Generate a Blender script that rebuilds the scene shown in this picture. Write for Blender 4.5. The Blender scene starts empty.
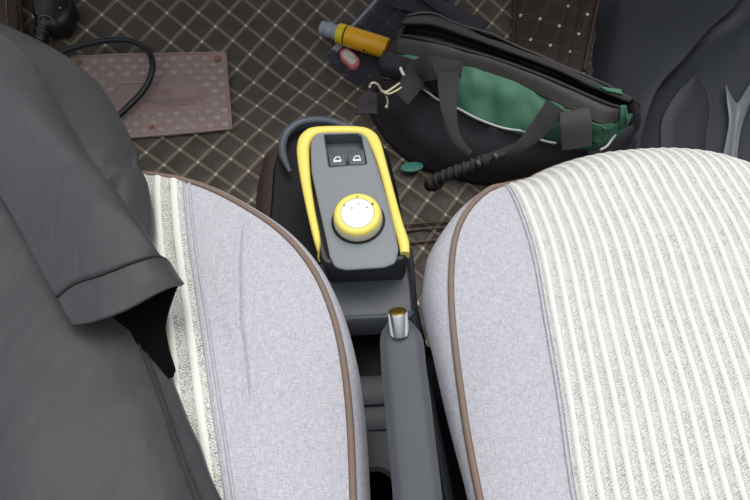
import bpy, bmesh, math, random
import numpy as np
from mathutils import Vector, noise
random.seed(7)
SC = bpy.context.scene
COL = SC.collection
V = Vector
# ------------------------------------------------------------------ camera
TH, RO, F, H = math.radians(30), math.radians(5.5), 560.0, 0.95
r0, u0, fw = V((1, 0, 0)), V((0, math.cos(TH), math.sin(TH))), V((0, math.sin(TH), -math.cos(TH)))
cr, sr = math.cos(RO), math.sin(RO)
RIGHT, UP = cr*r0 - sr*u0, sr*r0 + cr*u0
EYE = V((0, 0, H))
def ray(px, py): return fw + ((px-375)/F)*RIGHT + ((250-py)/F)*UP
def at(px, py, z):
    d = ray(px, py); return EYE + d*((z-H)/d.z)
def floor_z(x, y):
    s = max(0.0, y-1.0)
    return 0.40*s*s/(s+0.10) if s > 0 else 0.0
def atf(px, py, h=0.0):
    d = ray(px, py); t = 0.3
    while t < 3.0:
        p = EYE + d*t
        if p.z <= floor_z(p.x, p.y)+h: break
        t += 0.01
    lo, hi = t-0.01, t
    for _ in range(18):
        m = (lo+hi)/2; p = EYE+d*m
        if p.z <= floor_z(p.x, p.y)+h: hi = m
        else: lo = m
    return EYE + d*hi
cam = bpy.data.cameras.new('camera'); co = bpy.data.objects.new('camera', cam); COL.objects.link(co)
cam.sensor_width = 36; cam.lens = F/750*36; cam.clip_start = 0.01
from mathutils import Matrix
M = Matrix((RIGHT, UP, -fw)).transposed().to_4x4(); M.translation = EYE
co.matrix_world = M; SC.camera = co
SC.view_settings.view_transform = 'Standard'; SC.view_settings.look = 'None'; SC.view_settings.gamma = 1
SC.view_settings.use_curve_mapping = False; SC.view_settings.exposure = 0.0
# ------------------------------------------------------------------ materials
def lin(c):
    return tuple(((x/255)/12.92 if x/255 <= .04045 else ((x/255+.055)/1.055)**2.4) for x in c) + (1.0,)
class NT:
    def __init__(s, m): s.m = m; s.t = m.node_tree; s.n = s.t.nodes; s.l = s.t.links; s.b = s.n['Principled BSDF']
    def new(s, k, **kw):
        n = s.n.new(k)
        for a, b in kw.items(): setattr(n, a, b)
        return n
    def math(s, op, a, b=None, c=None):
        n = s.new('ShaderNodeMath', operation=op)
        for i, x in enumerate((a, b, c)):
            if x is None: continue
            if isinstance(x, (int, float)): n.inputs[i].default_value = x
            else: s.l.new(x, n.inputs[i])
        return n.outputs[0]
    def mix(s, f, a, b):
        n = s.new('ShaderNodeMix', data_type='RGBA')
        for sock, x in ((n.inputs[0], f), (n.inputs[6], a), (n.inputs[7], b)):
            if isinstance(x, (int, float, tuple)): sock.default_value = x
            else: s.l.new(x, sock)
        return n.outputs[2]
    def noise(s, scale, detail=3, coord='Object', scl=None):
        tc = s.new('ShaderNodeTexCoord'); n = s.new('ShaderNodeTexNoise'); n.inputs['Scale'].default_value = scale
        n.inputs['Detail'].default_value = detail
        if scl:
            mp = s.new('ShaderNodeMapping'); mp.inputs['Scale'].default_value = scl
            s.l.new(tc.outputs[coord], mp.inputs[0]); s.l.new(mp.outputs[0], n.inputs['Vector'])
        else: s.l.new(tc.outputs[coord], n.inputs['Vector'])
        return n.outputs['Fac']
    def bump(s, h, strength, dist):
        b = s.new('ShaderNodeBump'); b.inputs['Strength'].default_value = strength; b.inputs['Distance'].default_value = dist
        s.l.new(h, b.inputs['Height']); s.l.new(b.outputs[0], s.b.inputs['Normal'])
def mat(name, rgb, rough=.6, metal=0, var=.12, nscale=60, bump=.0, bdist=.001, spec=.5, sheen=0):
    m = bpy.data.materials.new(name); m.use_nodes = True; t = NT(m)
    c = lin(rgb); nz = t.noise(nscale)
    col = t.mix(nz, tuple(x*(1-var) for x in c[:3])+(1,), tuple(min(1, x*(1+var)) for x in c[:3])+(1,))
    t.l.new(col, t.b.inputs['Base Color'])
    t.b.inputs['Roughness'].default_value = rough; t.b.inputs['Metallic'].default_value = metal
    t.b.inputs['Specular IOR Level'].default_value = spec
    if sheen: t.b.inputs['Sheen Weight'].default_value = sheen
    if bump: t.bump(t.noise(nscale*8), bump, bdist)
    return m
def quilt_mat(name, base, line, node, lw=.045, ls=1.0, dot=.085):
    m = bpy.data.materials.new(name); m.use_nodes = True; t = NT(m)
    uv = t.new('ShaderNodeUVMap'); sp = t.new('ShaderNodeSeparateXYZ'); t.l.new(uv.outputs[0], sp.inputs[0])
    def dist(s):
        return t.math('ABSOLUTE', t.math('SUBTRACT', s, t.math('ROUND', s)))
    du, dv = dist(sp.outputs[0]), dist(sp.outputs[1])
    mn = t.math('MINIMUM', du, dv)
    # double thread: two thin lines either side of the groove, paler leather in between
    th = t.math('SUBTRACT', 1.0, t.math('SMOOTHSTEP' if False else 'MULTIPLY', t.math('ABSOLUTE', t.math('SUBTRACT', mn, lw)), 1/.030)); th = t.math('MAXIMUM', th, 0.0)
    inner = t.math('LESS_THAN', mn, lw)
    st = t.math('GREATER_THAN', t.math('SINE', t.math('MULTIPLY', t.math('ADD', sp.outputs[0], sp.outputs[1]), 70.0)), -.55)
    th = t.math('MULTIPLY', th, t.math('MULTIPLY_ADD', st, .35, .65))
    fac = t.math('MAXIMUM', th, t.math('MULTIPLY', inner, .28)); fac = t.math('MULTIPLY', fac, ls)
    rr = t.math('SQRT', t.math('ADD', t.math('MULTIPLY', du, du), t.math('MULTIPLY', dv, dv)))
    dt = t.math('LESS_THAN', rr, dot)
    nz = t.noise(14, 4); c = lin(base)
    bc = t.mix(nz, tuple(x*.7 for x in c[:3])+(1,), tuple(x*1.35 for x in c[:3])+(1,))
    c1 = t.mix(fac, bc, lin(line)); c2 = t.mix(dt, c1, lin(node))
    t.l.new(c2, t.b.inputs['Base Color']); t.b.inputs['Roughness'].default_value = .48
    t.b.inputs['Specular IOR Level'].default_value = .35
    hgt = t.math('ADD', t.math('MULTIPLY', t.math('MINIMUM', mn, .12), 8.0), t.math('MULTIPLY', t.noise(700, 2), .25))
    t.bump(hgt, .6, .002)
    return m
def weave_mat(name, rgb, dark, scale=900):
    m = bpy.data.materials.new(name); m.use_nodes = True; t = NT(m)
    a = t.noise(1, 2, scl=(scale, scale*.12, scale*.3)); b = t.noise(1, 2, scl=(scale*.12, scale, scale*.3))
    w = t.math('MULTIPLY', t.math('ADD', a, b), .5); big = t.noise(9, 3)
    w2 = t.math('MULTIPLY_ADD', t.math('SUBTRACT', w, .5), 4.0, .5); w2.node.use_clamp = True
    col = t.mix(w2, lin(dark), lin(rgb)); col = t.mix(t.math('MULTIPLY', big, .22), col, lin(tuple(x*.85 for x in rgb)))
    t.l.new(col, t.b.inputs['Base Color']); t.b.inputs['Roughness'].default_value = .92
    t.b.inputs['Specular IOR Level'].default_value = .15
    t.bump(w, .5, .0008)
    return m
def stripe_mat(name, ridge, band, fleck):
    # UV u counts ribs, v is metres along them
    m = bpy.data.materials.new(name); m.use_nodes = True; t = NT(m)
    uv = t.new('ShaderNodeUVMap'); sp = t.new('ShaderNodeSeparateXYZ'); t.l.new(uv.outputs[0], sp.inputs[0])
    fr = t.math('FRACT', sp.outputs[0]); d = t.math('ABSOLUTE', t.math('SUBTRACT', fr, .5))   # 0 at ridge centre
    isr = t.math('LESS_THAN', d, .19)
    # herringbone flecks: diagonal, flipping direction either side of band middle
    sg = t.math('SIGN', t.math('SUBTRACT', fr, .5))
    ph = t.math('ADD', t.math('MULTIPLY', sp.outputs[1], 1900.0), t.math('MULTIPLY', t.math('MULTIPLY', sp.outputs[0], sg), 22.0))
    hb = t.math('SINE', ph); nz = t.noise(1, 2, scl=(600, 1100, 600)); nz2 = t.noise(70, 3)
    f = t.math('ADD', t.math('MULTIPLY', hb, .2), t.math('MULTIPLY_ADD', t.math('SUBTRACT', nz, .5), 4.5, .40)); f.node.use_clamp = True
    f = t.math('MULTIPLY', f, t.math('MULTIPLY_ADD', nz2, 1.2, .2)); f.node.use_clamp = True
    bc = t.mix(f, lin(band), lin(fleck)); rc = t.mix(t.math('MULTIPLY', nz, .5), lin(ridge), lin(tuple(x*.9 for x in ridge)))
    c = t.mix(isr, bc, rc); t.l.new(c, t.b.inputs['Base Color']); t.b.inputs['Roughness'].default_value = .9
    t.b.inputs['Specular IOR Level'].default_value = .15
    t.bump(t.math('ADD', t.math('MULTIPLY', hb, .3), nz), .5, .001)
    return m
def film_mat(name, rgb, alpha):
    m = bpy.data.materials.new(name); m.use_nodes = True; t = NT(m)
    nz = t.noise(25, 3); c = lin(rgb)
    t.l.new(t.mix(nz, tuple(x*.8 for x in c[:3])+(1,), c), t.b.inputs['Base Color']); t.b.inputs['Roughness'].default_value = .22
    t.b.inputs['Alpha'].default_value = alpha; t.bump(nz, .5, .01)
    return m
MT = dict(
    carpet=mat('dark_carpet', (18, 17, 17), .95, nscale=300, var=.4, bump=.5),
    quilt=quilt_mat('quilted_leather', (73, 65, 58), (154, 141, 121), (202, 193, 170), dot=.065),
    quilt2=quilt_mat('quilted_leather_brown', (56, 43, 36), (84, 66, 50), (215, 206, 182), lw=.04, ls=.5, dot=.07),
    leather=mat('brown_leather', (66, 50, 43), .5, nscale=40, bump=.3),
    thread=mat('tan_thread', (150, 125, 90), .8),
    clear=film_mat('clear_heel_pad', (188, 164, 157), .62),
    nub=mat('pad_nub', (160, 145, 143), .35, var=.25, nscale=12),
    grit=mat('dust', (170, 150, 130), .9, var=.3, nscale=90),
    copper=mat('orange_stud', (140, 92, 68), .5),
    linen=weave_mat('grey_linen', (207, 205, 211), (168, 168, 176), 1300),
    linen_side=weave_mat('grey_linen_side', (207, 205, 211), (168, 168, 176), 1300),
    stripe=stripe_mat('ribbed_stripe', (241, 241, 233), (222, 223, 217), (152, 154, 150)),
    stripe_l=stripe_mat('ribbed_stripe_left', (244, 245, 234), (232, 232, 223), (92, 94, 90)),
    pipedark=mat('dark_piping_stitch', (96, 78, 68), .8), piping=mat('taupe_piping', (130, 110, 98), .7, nscale=200, bump=.2),
    seatbase=mat('seat_base_plastic', (34, 34, 38), .6),
    jacket=mat('charcoal_cloth', (61, 60, 63), .6, nscale=9, var=.12, bump=.2, bdist=.0006, sheen=.05),
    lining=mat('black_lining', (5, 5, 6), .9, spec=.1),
    seam=mat('jacket_seam', (44, 44, 47), .8),
    grey=mat('grey_plastic', (124, 129, 133), .45, var=.03, nscale=20, bump=.12, bdist=.0003),
    greyd=mat('mid_grey_plastic', (84, 88, 92), .45, var=.04, bump=.1),
    dark=mat('dark_plastic', (48, 51, 56), .5, var=.06, bump=.1),
    welt=mat('brown_welt', (108, 86, 70), .6, nscale=80), rimgrey=mat('slate_plastic', (72, 79, 88), .4), black=mat('black_plastic', (14, 14, 17), .6, var=.06, spec=.3),
    yellow=mat('yellow_plastic', (246, 224, 108), .4, var=.03, nscale=10),
    ivory=mat('ivory_plastic', (214, 208, 184), .4, var=.03),
    white=mat('white_plastic', (238, 240, 242), .35, var=.02),
    mark=mat('knob_mark', (120, 100, 70), .6), mark2=mat('knob_mark_pale', (178, 192, 190), .6),
    icon=mat('switch_icon', (225, 228, 230), .5),
    rubber=mat('lever_rubber', (78, 81, 86), .6, var=.04, nscale=30, bump=.15, bdist=.0003),
    chrome=mat('chrome', (225, 225, 228), .12, 1, var=.02), brass=mat('brass', (190, 165, 80), .3, 1, var=.05), pale=mat('pale_brass', (196, 186, 158), .35, .7),
    bagblack=mat('black_nylon', (45, 40, 46), .75, nscale=40, var=.15, bump=.25),
    bagback=mat('soft_black_nylon', (50, 48, 47), .7, nscale=40, var=.15, bump=.25), bagdark=mat('dark_nylon', (70, 67, 64), .7, nscale=40, var=.15, bump=.25),
    green=mat('green_nylon', (72, 120, 94), .65, nscale=30, var=.18, bump=.25),
    web=mat('black_webbing', (51, 50, 50), .8, nscale=300, var=.2, bump=.3),
    reflect=mat('grey_white_piping', (196, 198, 202), .5),
    zipper=mat('zipper_tape', (28, 27, 28), .7),
    torch=mat('amber_yellow_plastic', (232, 170, 22), .4, var=.06, nscale=30),
    torch2=mat('lemon_plastic', (224, 196, 30), .4, var=.05),
    nozzle=mat('grey_cap', (150, 156, 166), .4, var=.1, nscale=80),
    pink=mat('pink_edge', (205, 108, 112), .5), tagw=mat('tag_face', (205, 200, 196), .45, var=.1),
    strapg=mat('grey_tape', (150, 148, 146), .7),
    teal=mat('teal_tag', (52, 128, 110), .5, var=.08),
    cable=mat('black_cable', (26, 27, 31), .35, var=.05),
    film=film_mat('smoky_film', (66, 68, 80), .45), film_highlight=film_mat('film_highlight', (170, 174, 190), .6),
    navy=mat('navy_black_strap', (36, 38, 46), .6, nscale=60, bump=.2),
    door=mat('door_plastic', (52, 55, 62), .5, var=.06, nscale=20, bump=.2, bdist=.0004),
    door2=mat('door_plastic_inner', (50, 52, 57), .6, var=.06, nscale=200, bump=.3, bdist=.0004),
    doorshine=mat('door_reflection', (120, 124, 130), .35, var=.05),
)
def cloth_creases(name):
    m = bpy.data.materials[name]; t = NT(m); bmp = [n for n in t.n if n.type == 'BUMP'][0]
    big = t.noise(1, 4, scl=(9, 4, 6)); rg = t.math('ABSOLUTE', t.math('SUBTRACT', big, .5))
    b = t.new('ShaderNodeBump'); b.inputs['Strength'].default_value = .5; b.inputs['Distance'].default_value = .035
    t.l.new(rg, b.inputs['Height']); t.l.new(b.outputs[0], bmp.inputs['Normal'])
cloth_creases('charcoal_cloth')
# ------------------------------------------------------------------ object helpers
def thing(name, label, cat, loc, group=None):
    o = bpy.data.objects.new(name, None); COL.objects.link(o); o.location = loc; o.empty_display_size = .02
    o['label'] = label; o['category'] = cat
    if group: o['group'] = group
    return o
def wloc(o):
    l = V((0, 0, 0))
    while o: l += o.location; o = o.parent
    return l
def obj(name, geo, m, parent=None, smooth=40, uv=None, label=None):
    vs, fs = geo
    me = bpy.data.meshes.new(name)
    org = wloc(parent) if parent else V((0, 0, 0))
    me.from_pydata([tuple(V(v)-org) for v in vs], [], fs); me.validate()
    bm = bmesh.new(); bm.from_mesh(me)
    if not uv: bmesh.ops.recalc_face_normals(bm, faces=bm.faces)
    bm.to_mesh(me); bm.free()
    for p in me.polygons: p.use_smooth = True
    if smooth: me.set_sharp_from_angle(angle=math.radians(smooth))
    if uv:
        l = me.uv_layers.new(name='UVMap')
        for lp in me.loops: l.data[lp.index].uv = uv[lp.vertex_index]
    me.materials.append(MT[m])
    o = bpy.data.objects.new(name, me); COL.objects.link(o)
    if parent: o.parent = parent
    if label: o['label'] = label
    return o
def tag(o, label, cat, group=None):
    o['label'] = label; o['category'] = cat
    if group: o['group'] = group
    return o
def merge(*gs):
    vs, fs = [], []
    for g in gs:
        k = len(vs); vs += list(g[0]); fs += [tuple(i+k for i in f) for f in g[1]]
    return vs, fs
def cr1(a, b, c, d, t):
    return 0.5*((2*b)+(c-a)*t+(2*a-5*b+4*c-d)*t*t+(3*b-a-3*c+d)*t**3)
def spline(pts, n, closed=False):
    pts = [V(p) for p in pts]; N = len(pts); out = []
    for i in range(N if closed else N-1):
        if closed: a, b, c, d = pts[i-1], pts[i], pts[(i+1) % N], pts[(i+2) % N]
        else:
            b, c = pts[i], pts[i+1]
            a = pts[i-1] if i else b*2-c; d = pts[i+2] if i+2 < N else c*2-b
        for k in range(n): out.append(cr1(a, b, c, d, k/n))
    if not closed: out.append(pts[-1].copy())
    return out
def tube(pts, r, n=10, sub=6, closed=False, flat=1.0, cap=True):
    P = spline(pts, sub, closed) if sub > 1 else [V(p) for p in pts]; N = len(P)
    R = [r]*N if isinstance(r, (int, float)) else [r[min(len(r)-1, int(i/(N-1)*(len(r)-1)))]*(1-((i/(N-1)*(len(r)-1)) % 1)) + r[min(len(r)-1, int(i/(N-1)*(len(r)-1))+1)]*((i/(N-1)*(len(r)-1)) % 1) for i in range(N)]
    vs, fs = [], []; ref = V((0, 0, 1)); prev = None
    for i, p in enumerate(P):
        t = (P[(i+1) % N]-P[i-1]) if closed else (P[min(i+1, N-1)]-P[max(i-1, 0)])
        t.normalize()
        if prev is None:
            s = t.cross(ref)
            if s.length < .1: s = t.cross(V((0, 1, 0)))
        else: s = prev - t*prev.dot(t)
        s.normalize(); prev = s; u = s.cross(t)
        for k in range(n):
            a = 2*math.pi*k/n; vs.append(p+s*math.cos(a)*R[i]+u*math.sin(a)*R[i]*flat)
    for i in range(N if closed else N-1):
        for k in range(n):
            j = (i+1) % N
            fs.append((i*n+k, i*n+(k+1) % n, j*n+(k+1) % n, j*n+k))
    if not closed and cap: fs += [tuple(range(n))[::-1], tuple((N-1)*n+k for k in range(n))]
    return vs, fs
def ribbon(pts, w, th, nrm, sub=8, wn=5):
    """webbing: wide along tangent x normal; nrm one vector or one per control point"""
    P = spline(pts, sub); N = len(P)
    nr = spline(nrm, sub) if isinstance(nrm, list) else [V(nrm)]*N
    if not isinstance(w, list): w = [w]*len(pts)
    W = spline([V((x, 0, 0)) for x in w], sub)
    vs, fs = [], []; prof = [(-1, -.6), (-.9, -1), (.9, -1), (1, -.6), (1, .6), (.9, 1), (0, 1.15), (-.9, 1), (-1, .6)]; n = len(prof)
    for i, p in enumerate(P):
        t = (P[min(i+1, N-1)]-P[max(i-1, 0)]).normalized(); s = t.cross(nr[i]).normalized(); u = s.cross(t)
        for a, b in prof: vs.append(p+s*a*W[i].x/2+u*b*th/2)
    for i in range(N-1):
        for k in range(n): fs.append((i*n+k, i*n+(k+1) % n, (i+1)*n+(k+1) % n, (i+1)*n+k))
    fs += [tuple(range(n))[::-1], tuple((N-1)*n+k for k in range(n))]
    return vs, fs
def upsample(G, n):
    G = [spline(r, n) for r in G]; T = list(map(list, zip(*G))); T = [spline(r, n) for r in T]
    return list(map(list, zip(*T)))
def gridgeo(G, th=0.0, wr=None):
    """grid of points -> mesh; wr(p) displaces along the normal; th closes it below with that thickness"""
    R, C = len(G), len(G[0]); Nn = [[None]*C for _ in range(R)]
    for i in range(R):
        for j in range(C):
            a = G[min(i+1, R-1)][j]-G[max(i-1, 0)][j]; b = G[i][min(j+1, C-1)]-G[i][max(j-1, 0)]
            q = b.cross(a)
            q = q.normalized() if q.length > 1e-9 else V((0, 0, 1))
            if q.dot(EYE-G[i][j]) < 0 and False: q = -q
            Nn[i][j] = q
    mid = Nn[R//2][C//2]; sg = 1 if mid.dot(EYE-G[R//2][C//2]) > 0 else -1
    vs = [G[i][j]+(Nn[i][j]*sg*wr(G[i][j]) if wr else V((0, 0, 0))) for i in range(R) for j in range(C)]
    fs = [(i*C+j, i*C+j+1, (i+1)*C+j+1, (i+1)*C+j) for i in range(R-1) for j in range(C-1)]
    if th:
        K = R*C; vs += [vs[i*C+j]-Nn[i][j]*sg*th for i in range(R) for j in range(C)]
        fs += [tuple(k+K for k in f)[::-1] for f in list(fs)]
        rim = [(0, j) for j in range(C)]+[(i, C-1) for i in range(1, R)]+[(R-1, j) for j in range(C-2, -1, -1)]+[(i, 0) for i in range(R-2, 0, -1)]
        rim = [i*C+j for i, j in rim]
        fs += [(rim[k], rim[(k+1) % len(rim)], rim[(k+1) % len(rim)]+K, rim[k]+K) for k in range(len(rim))]
    return vs, fs
def roundpoly(pts, r, seg=6):
    """2D/3D polygon with rounded corners (r one number or a list)"""
    pts = [V(p) for p in pts]; N = len(pts); out = []
    for i in range(N):
        p = pts[i]; a = pts[i-1]-p; b = pts[(i+1) % N]-p; ri = r[i] if isinstance(r, (list, tuple)) else r
        d = min(ri, a.length*.48, b.length*.48)
        A, B = p+a.normalized()*d, p+b.normalized()*d
        for k in range(seg+1):
            t = k/seg; out.append(A*(1-t)**2+p*2*t*(1-t)+B*t*t)
    return out
def offset(poly, d):
    """move the loop outward (d>0) in plan"""
    N = len(poly); ar = sum(poly[i].x*poly[(i+1) % N].y-poly[(i+1) % N].x*poly[i].y for i in range(N)); sg = 1 if ar > 0 else -1
    out = []
    for i in range(N):
        j = 1; t = poly[(i+j) % N]-poly[i-j]
        while t.length < 1e-6 and j < 4: j += 1; t = poly[(i+j) % N]-poly[i-j]
        n = V((t.y, -t.x, 0)); n = n.normalized() if n.length else n
        out.append(poly[i]+n*d*sg)
    return out
def loft(loops, cap0=True, cap1=True):
    n = len(loops[0]); vs = [v for l in loops for v in l]
    fs = [(i*n+k, i*n+(k+1) % n, (i+1)*n+(k+1) % n, (i+1)*n+k) for i in range(len(loops)-1) for k in range(n)]
    if cap0: fs.append(tuple(range(n))[::-1])
    if cap1: fs.append(tuple((len(loops)-1)*n+k for k in range(n)))
    return vs, fs
def prism(poly, levels, cap0=True, cap1=True):
    """levels: (height added to each point's z, outward offset)"""
    return loft([[V((p.x, p.y, p.z+dz)) for p in offset(poly, o)] for dz, o in levels], cap0, cap1)
def slab(poly, h, b=.002):
    return prism(poly, [(-h, 0), (-b, 0), (-b*.3, -b*.3), (0, -b)])
def lathe(profile, o, ax=V((0, 0, 1)), n=32):
    ax = V(ax).normalized(); s = ax.cross(V((0, 0, 1)))
    if s.length < .1: s = V((1, 0, 0))
    s.normalize(); u = ax.cross(s); vs, fs = [], []
    for r, h in profile:
        for k in range(n):
            a = 2*math.pi*k/n; vs.append(V(o)+ax*h+(s*math.cos(a)+u*math.sin(a))*max(r, 1e-5))
    for i in range(len(profile)-1):
        for k in range(n): fs.append((i*n+k, i*n+(k+1) % n, (i+1)*n+(k+1) % n, (i+1)*n+k))
    fs += [tuple(range(n))[::-1], tuple((len(profile)-1)*n+k for k in range(n))]
    return vs, fs
def frame(m, up=V((0, 0, 1))): return m
# ------------------------------------------------------------------ setting: floor
def heightgrid(x0, x1, y0, y1, step, zf):
    nx, ny = int((x1-x0)/step)+1, int((y1-y0)/step)+1
    vs = [V((x0+i*step, y0+j*step, zf(x0+i*step, y0+j*step))) for j in range(ny) for i in range(nx)]
    fs = [(j*nx+i, j*nx+i+1, (j+1)*nx+i+1, (j+1)*nx+i) for j in range(ny-1) for i in range(nx-1)]
    return vs, fs
g = heightgrid(-2.0, 2.0, -1.2, 2.4, .05, lambda x, y: floor_z(x, y)-.022)
obj('floor', g, 'carpet')['kind'] = 'structure'
wl = [[V((-1.22+dx, y, z)) for dx, z in ((.03, -.02), (0, .08), (-.01, .3), (-.04, .5), (-.08, .58))] for y in (-.7, -.2, .4, 1.0, 1.6, 2.1)]
obj('wall_left', gridgeo(upsample(wl, 5), .02), 'door')['kind'] = 'structure'
# quilted mat: stitch lattice fitted to where the stitches cross
LAT = [((262.1,38.1),0,0),((275.5,23.4),0,1),((278.7,51.2),1,0),((258.9,9.9),-1,1),((288.8,9.3),0,2),((228.8,10.4),-2,0),((317.3,9.3),1,3),
 ((245.8,24),-1,0),((215.2,25.1),-2,-1),((304.8,22.9),1,2),((231.7,38.9),-1,-1),((201.3,40.3),-2,-2),((292,37.3),1,1),((319.2,36.8),2,2),
 ((248.8,52),0,-1),((308.5,50.9),2,1),((265.3,65.6),1,-1),((234.7,67.2),0,-2),((295.7,64.8),2,0),((282.4,77.9),2,-1),((252,79.5),1,-2),((312,77.6),3,0),
 ((269.9,91.9),2,-2),((238.5,93.6),1,-3),((300.4,90.5),3,-1),((287.2,102.5),3,-2),((256.5,104.9),2,-3),((274,115.7),3,-3),((242.1,118.3),2,-4),((305.2,113.5),4,-2),
 ((260,128.4),3,-4),((227.7,132),2,-5),((194.1,134.9),1,-6),((160,136.8),0,-7),((245.9,142),3,-5),((212.8,146.4),2,-6),((178.7,149.3),1,-7),
 ((264.4,151.7),4,-5),((230.3,157.2),3,-6),((197.2,161.3),2,-7),((249.5,167.5),4,-6),((214.7,173.3),3,-7),((233.7,184.8),4,-7),
 ((166,11.5),-4,-2),((198,10.9),-3,-1),((134,12.3),-5,-3),((152,26.7),-4,-3),((184,25.6),-3,-2),((169.2,41.1),-3,-3),
 ((101.4,13),-6,-4),((119.6,27.2),-5,-4),((85.8,28),-6,-5),((70.2,44.2),-6,-6),((68,14.2),-7,-5),
 ((409.6,188),10,-2),((427.4,199.4),11,-2),((445.8,211.6),12,-2),((416.8,214.2),11,-3),((456.4,196.8),12,-1),((432,231.5),12,-3)]
def basis(x, y): return [1, x, y, x*x, x*y, y*y, x*x*y, x*y*y, y**3, x**3]
A, B, C_ = [], [], []
for (p, i, j) in LAT:
    q = atf(p[0], p[1], .006); A.append(basis(q.x, q.y-1)); B.append(i); C_.append(j)
A = np.array(A, float)
def rfit(b):
    lam = np.diag([0, 0, 0, 1, 1, 1, 3, 3, 3, 3])*2e-3
    return np.linalg.solve(A.T@A+lam, A.T@np.array(b, float))
ci, cj = rfit(B), rfit(C_)
err = max(np.abs(A@ci-B).max(), np.abs(A@cj-C_).max()); print('lattice err', err)
def latt(x, y):
    b = np.array(basis(x, y-1)); return float(b@ci), float(b@cj)
def puff(x, y):
    i, j = latt(x, y); d = min(abs(i-round(i)), abs(j-round(j)))
    return .005*min(1, d/.35)**.6
def mat_z(x, y): return floor_z(x, y)+puff(x, y)+.0015*noise.noise(V((x*7, y*7, 0)))
vs, fs = heightgrid(-1.15, .585, .34, 1.72, .0065, mat_z)
uv = [latt(v.x, v.y) for v in vs]
mt = tag(obj('car_floor_mat', (vs, fs), 'quilt', None, smooth=0, uv=uv), 'brown quilted leatherette floor mat with tan diamond stitching across the footwell', 'floor mat')
# welted seams of the mat beside the console
sv = [[atf(x, y, .009) for x, y in l] for l in ([(400, 225), (425, 223), (455, 221), (480, 219)], [(400, 231), (425, 229), (455, 227), (480, 225)], [(404, 243), (425, 241), (460, 238)])]
for l in sv: obj('welt_seam', tube(l, .0022, 6), 'welt', mt, label='brown welt seam')
obj('hump_edge', gridgeo(upsample([[atf(x, y, h) for x, y in l] for l, h in (([(264, 158), (257, 190), (254, 240)], .004), ([(270, 150), (264, 190), (262, 240)], .02), ([(282, 146), (278, 190), (278, 240)], .025))], 4), .004), 'leather', mt, label='dark brown turned up mat edge')
# heel pad
hp = [atf(72, 57, .010), atf(150, 54, .010), atf(226, 53, .010), atf(229, 90, .010), atf(232.5, 129, .010), atf(180, 133, .010), atf(120, 138, .010), atf(68, 142, .010), atf(70, 100, .010)]
ctl = [[atf(x, y, .011) for x, y in r] for r in ([(72, 57), (123, 55), (175, 54), (226, 53)], [(70, 84), (124, 82), (176, 80), (228, 78)], [(69, 112), (124, 109), (178, 106), (230, 103)], [(68, 141), (124, 138), (180, 134), (232, 129)])]
PADG = upsample(ctl, 12)
pad = obj('heel_pad', gridgeo(PADG, .003, lambda p: .0015*noise.noise(p*40)), 'clear', mt, label='clear mauve plastic heel pad with raised dots')
loop = [r[0] for r in PADG]+PADG[-1][1:]+[r[-1] for r in PADG[-2::-1]]+PADG[0][-2:0:-1]
obj('pad_border', tube([p+V((0, 0, .002)) for p in loop], .0018, 6, 1, closed=True), 'clear', pad)
def padpt(u, v, h=.0):
    i = v*(len(PADG)-1); j = u*(len(PADG[0])-1); a = PADG[min(int(i), len(PADG)-2)]; b = PADG[min(int(i), len(PADG)-2)+1]
    fi = i-min(int(i), len(PADG)-2); j0 = min(int(j), len(a)-2); fj = j-j0
    return (a[j0]*(1-fj)+a[j0+1]*fj)*(1-fi)+(b[j0]*(1-fj)+b[j0+1]*fj)*fi+V((0, 0, h))
nubs = []
k = 0
for r_ in range(11):
    v = .07+r_*.087
    for c_ in range(10):
        u = .05+(c_+(.5 if r_ % 2 else 0))*.101
        if u > .97: continue
        if 3 <= r_ <= 7 and .28 < u < .74+.02*r_: continue
        if (r_ == 0 and (u > .9 or u < .1)): continue
        p = padpt(u, v, .001); g_ = lathe([(.0095, 0), (.0088, .0010), (.006, .0018), (.001, .002)], V((0, 0, 0)), V((0, 0, 1)), 12); nubs.append(([V((v.x, v.y*.62, v.z+v.y*.2))+p for v in g_[0]], g_[1]))
o = obj('raised_dots', merge(*nubs), 'nub', pad, label='pale raised dots'); o['kind'] = 'stuff'
for u, v in ((.045, .07), (.945, .08), (.5, .9)):
    obj('stud', lathe([(.009, 0), (.009, .002), (.006, .003)], padpt(u, v, .001), n=12) if v < .5 else lathe([(.005, 0), (.005, .002)], padpt(u, v, .001), n=10), 'copper', pad, label='orange brown stud')
# smear of dust in the middle of the pad: raised moulded swirl lines
for q in range(4):
    cu, cv = .66, .55; rr = .04+q*.028
    pts = [padpt(cu+rr*1.5*math.cos(a), cv+rr*.85*math.sin(a), .0022) for a in [x*.35 for x in range(-2+q % 3, 14)] if abs(rr*.85*math.sin(a)) < .2]
    if len(pts) > 3: obj('moulded_swirl', tube(pts, .0013, 5, 2), 'clear', pad)
obj('moulded_line', tube([padpt(.3, .36, .002), padpt(.45, .35, .002), padpt(.55, .355, .002)], .0022, 6), 'nub', pad)
# passenger side quilt panel against the kick panel
pr = [[(509, -25), (535, -27), (563, -29), (592, -31), (606, -32)], [(513, 5), (535, 5), (560, 4), (588, 2), (599, 1)], [(511, 45), (530, 46), (553, 46), (578, 45), (590, 44)], [(508, 70), (527, 72), (548, 74), (572, 76), (584, 76)]]
hh = [.012, .035, .045, .05, .052]
PG = upsample([[atf(x, y, hh[k]) for k, (x, y) in enumerate(r)] for r in pr], 14)
def px_of(p):
    d = p-EYE; z = d.dot(fw); return 375+F*d.dot(RIGHT)/z, 250-F*d.dot(UP)/z
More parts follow.
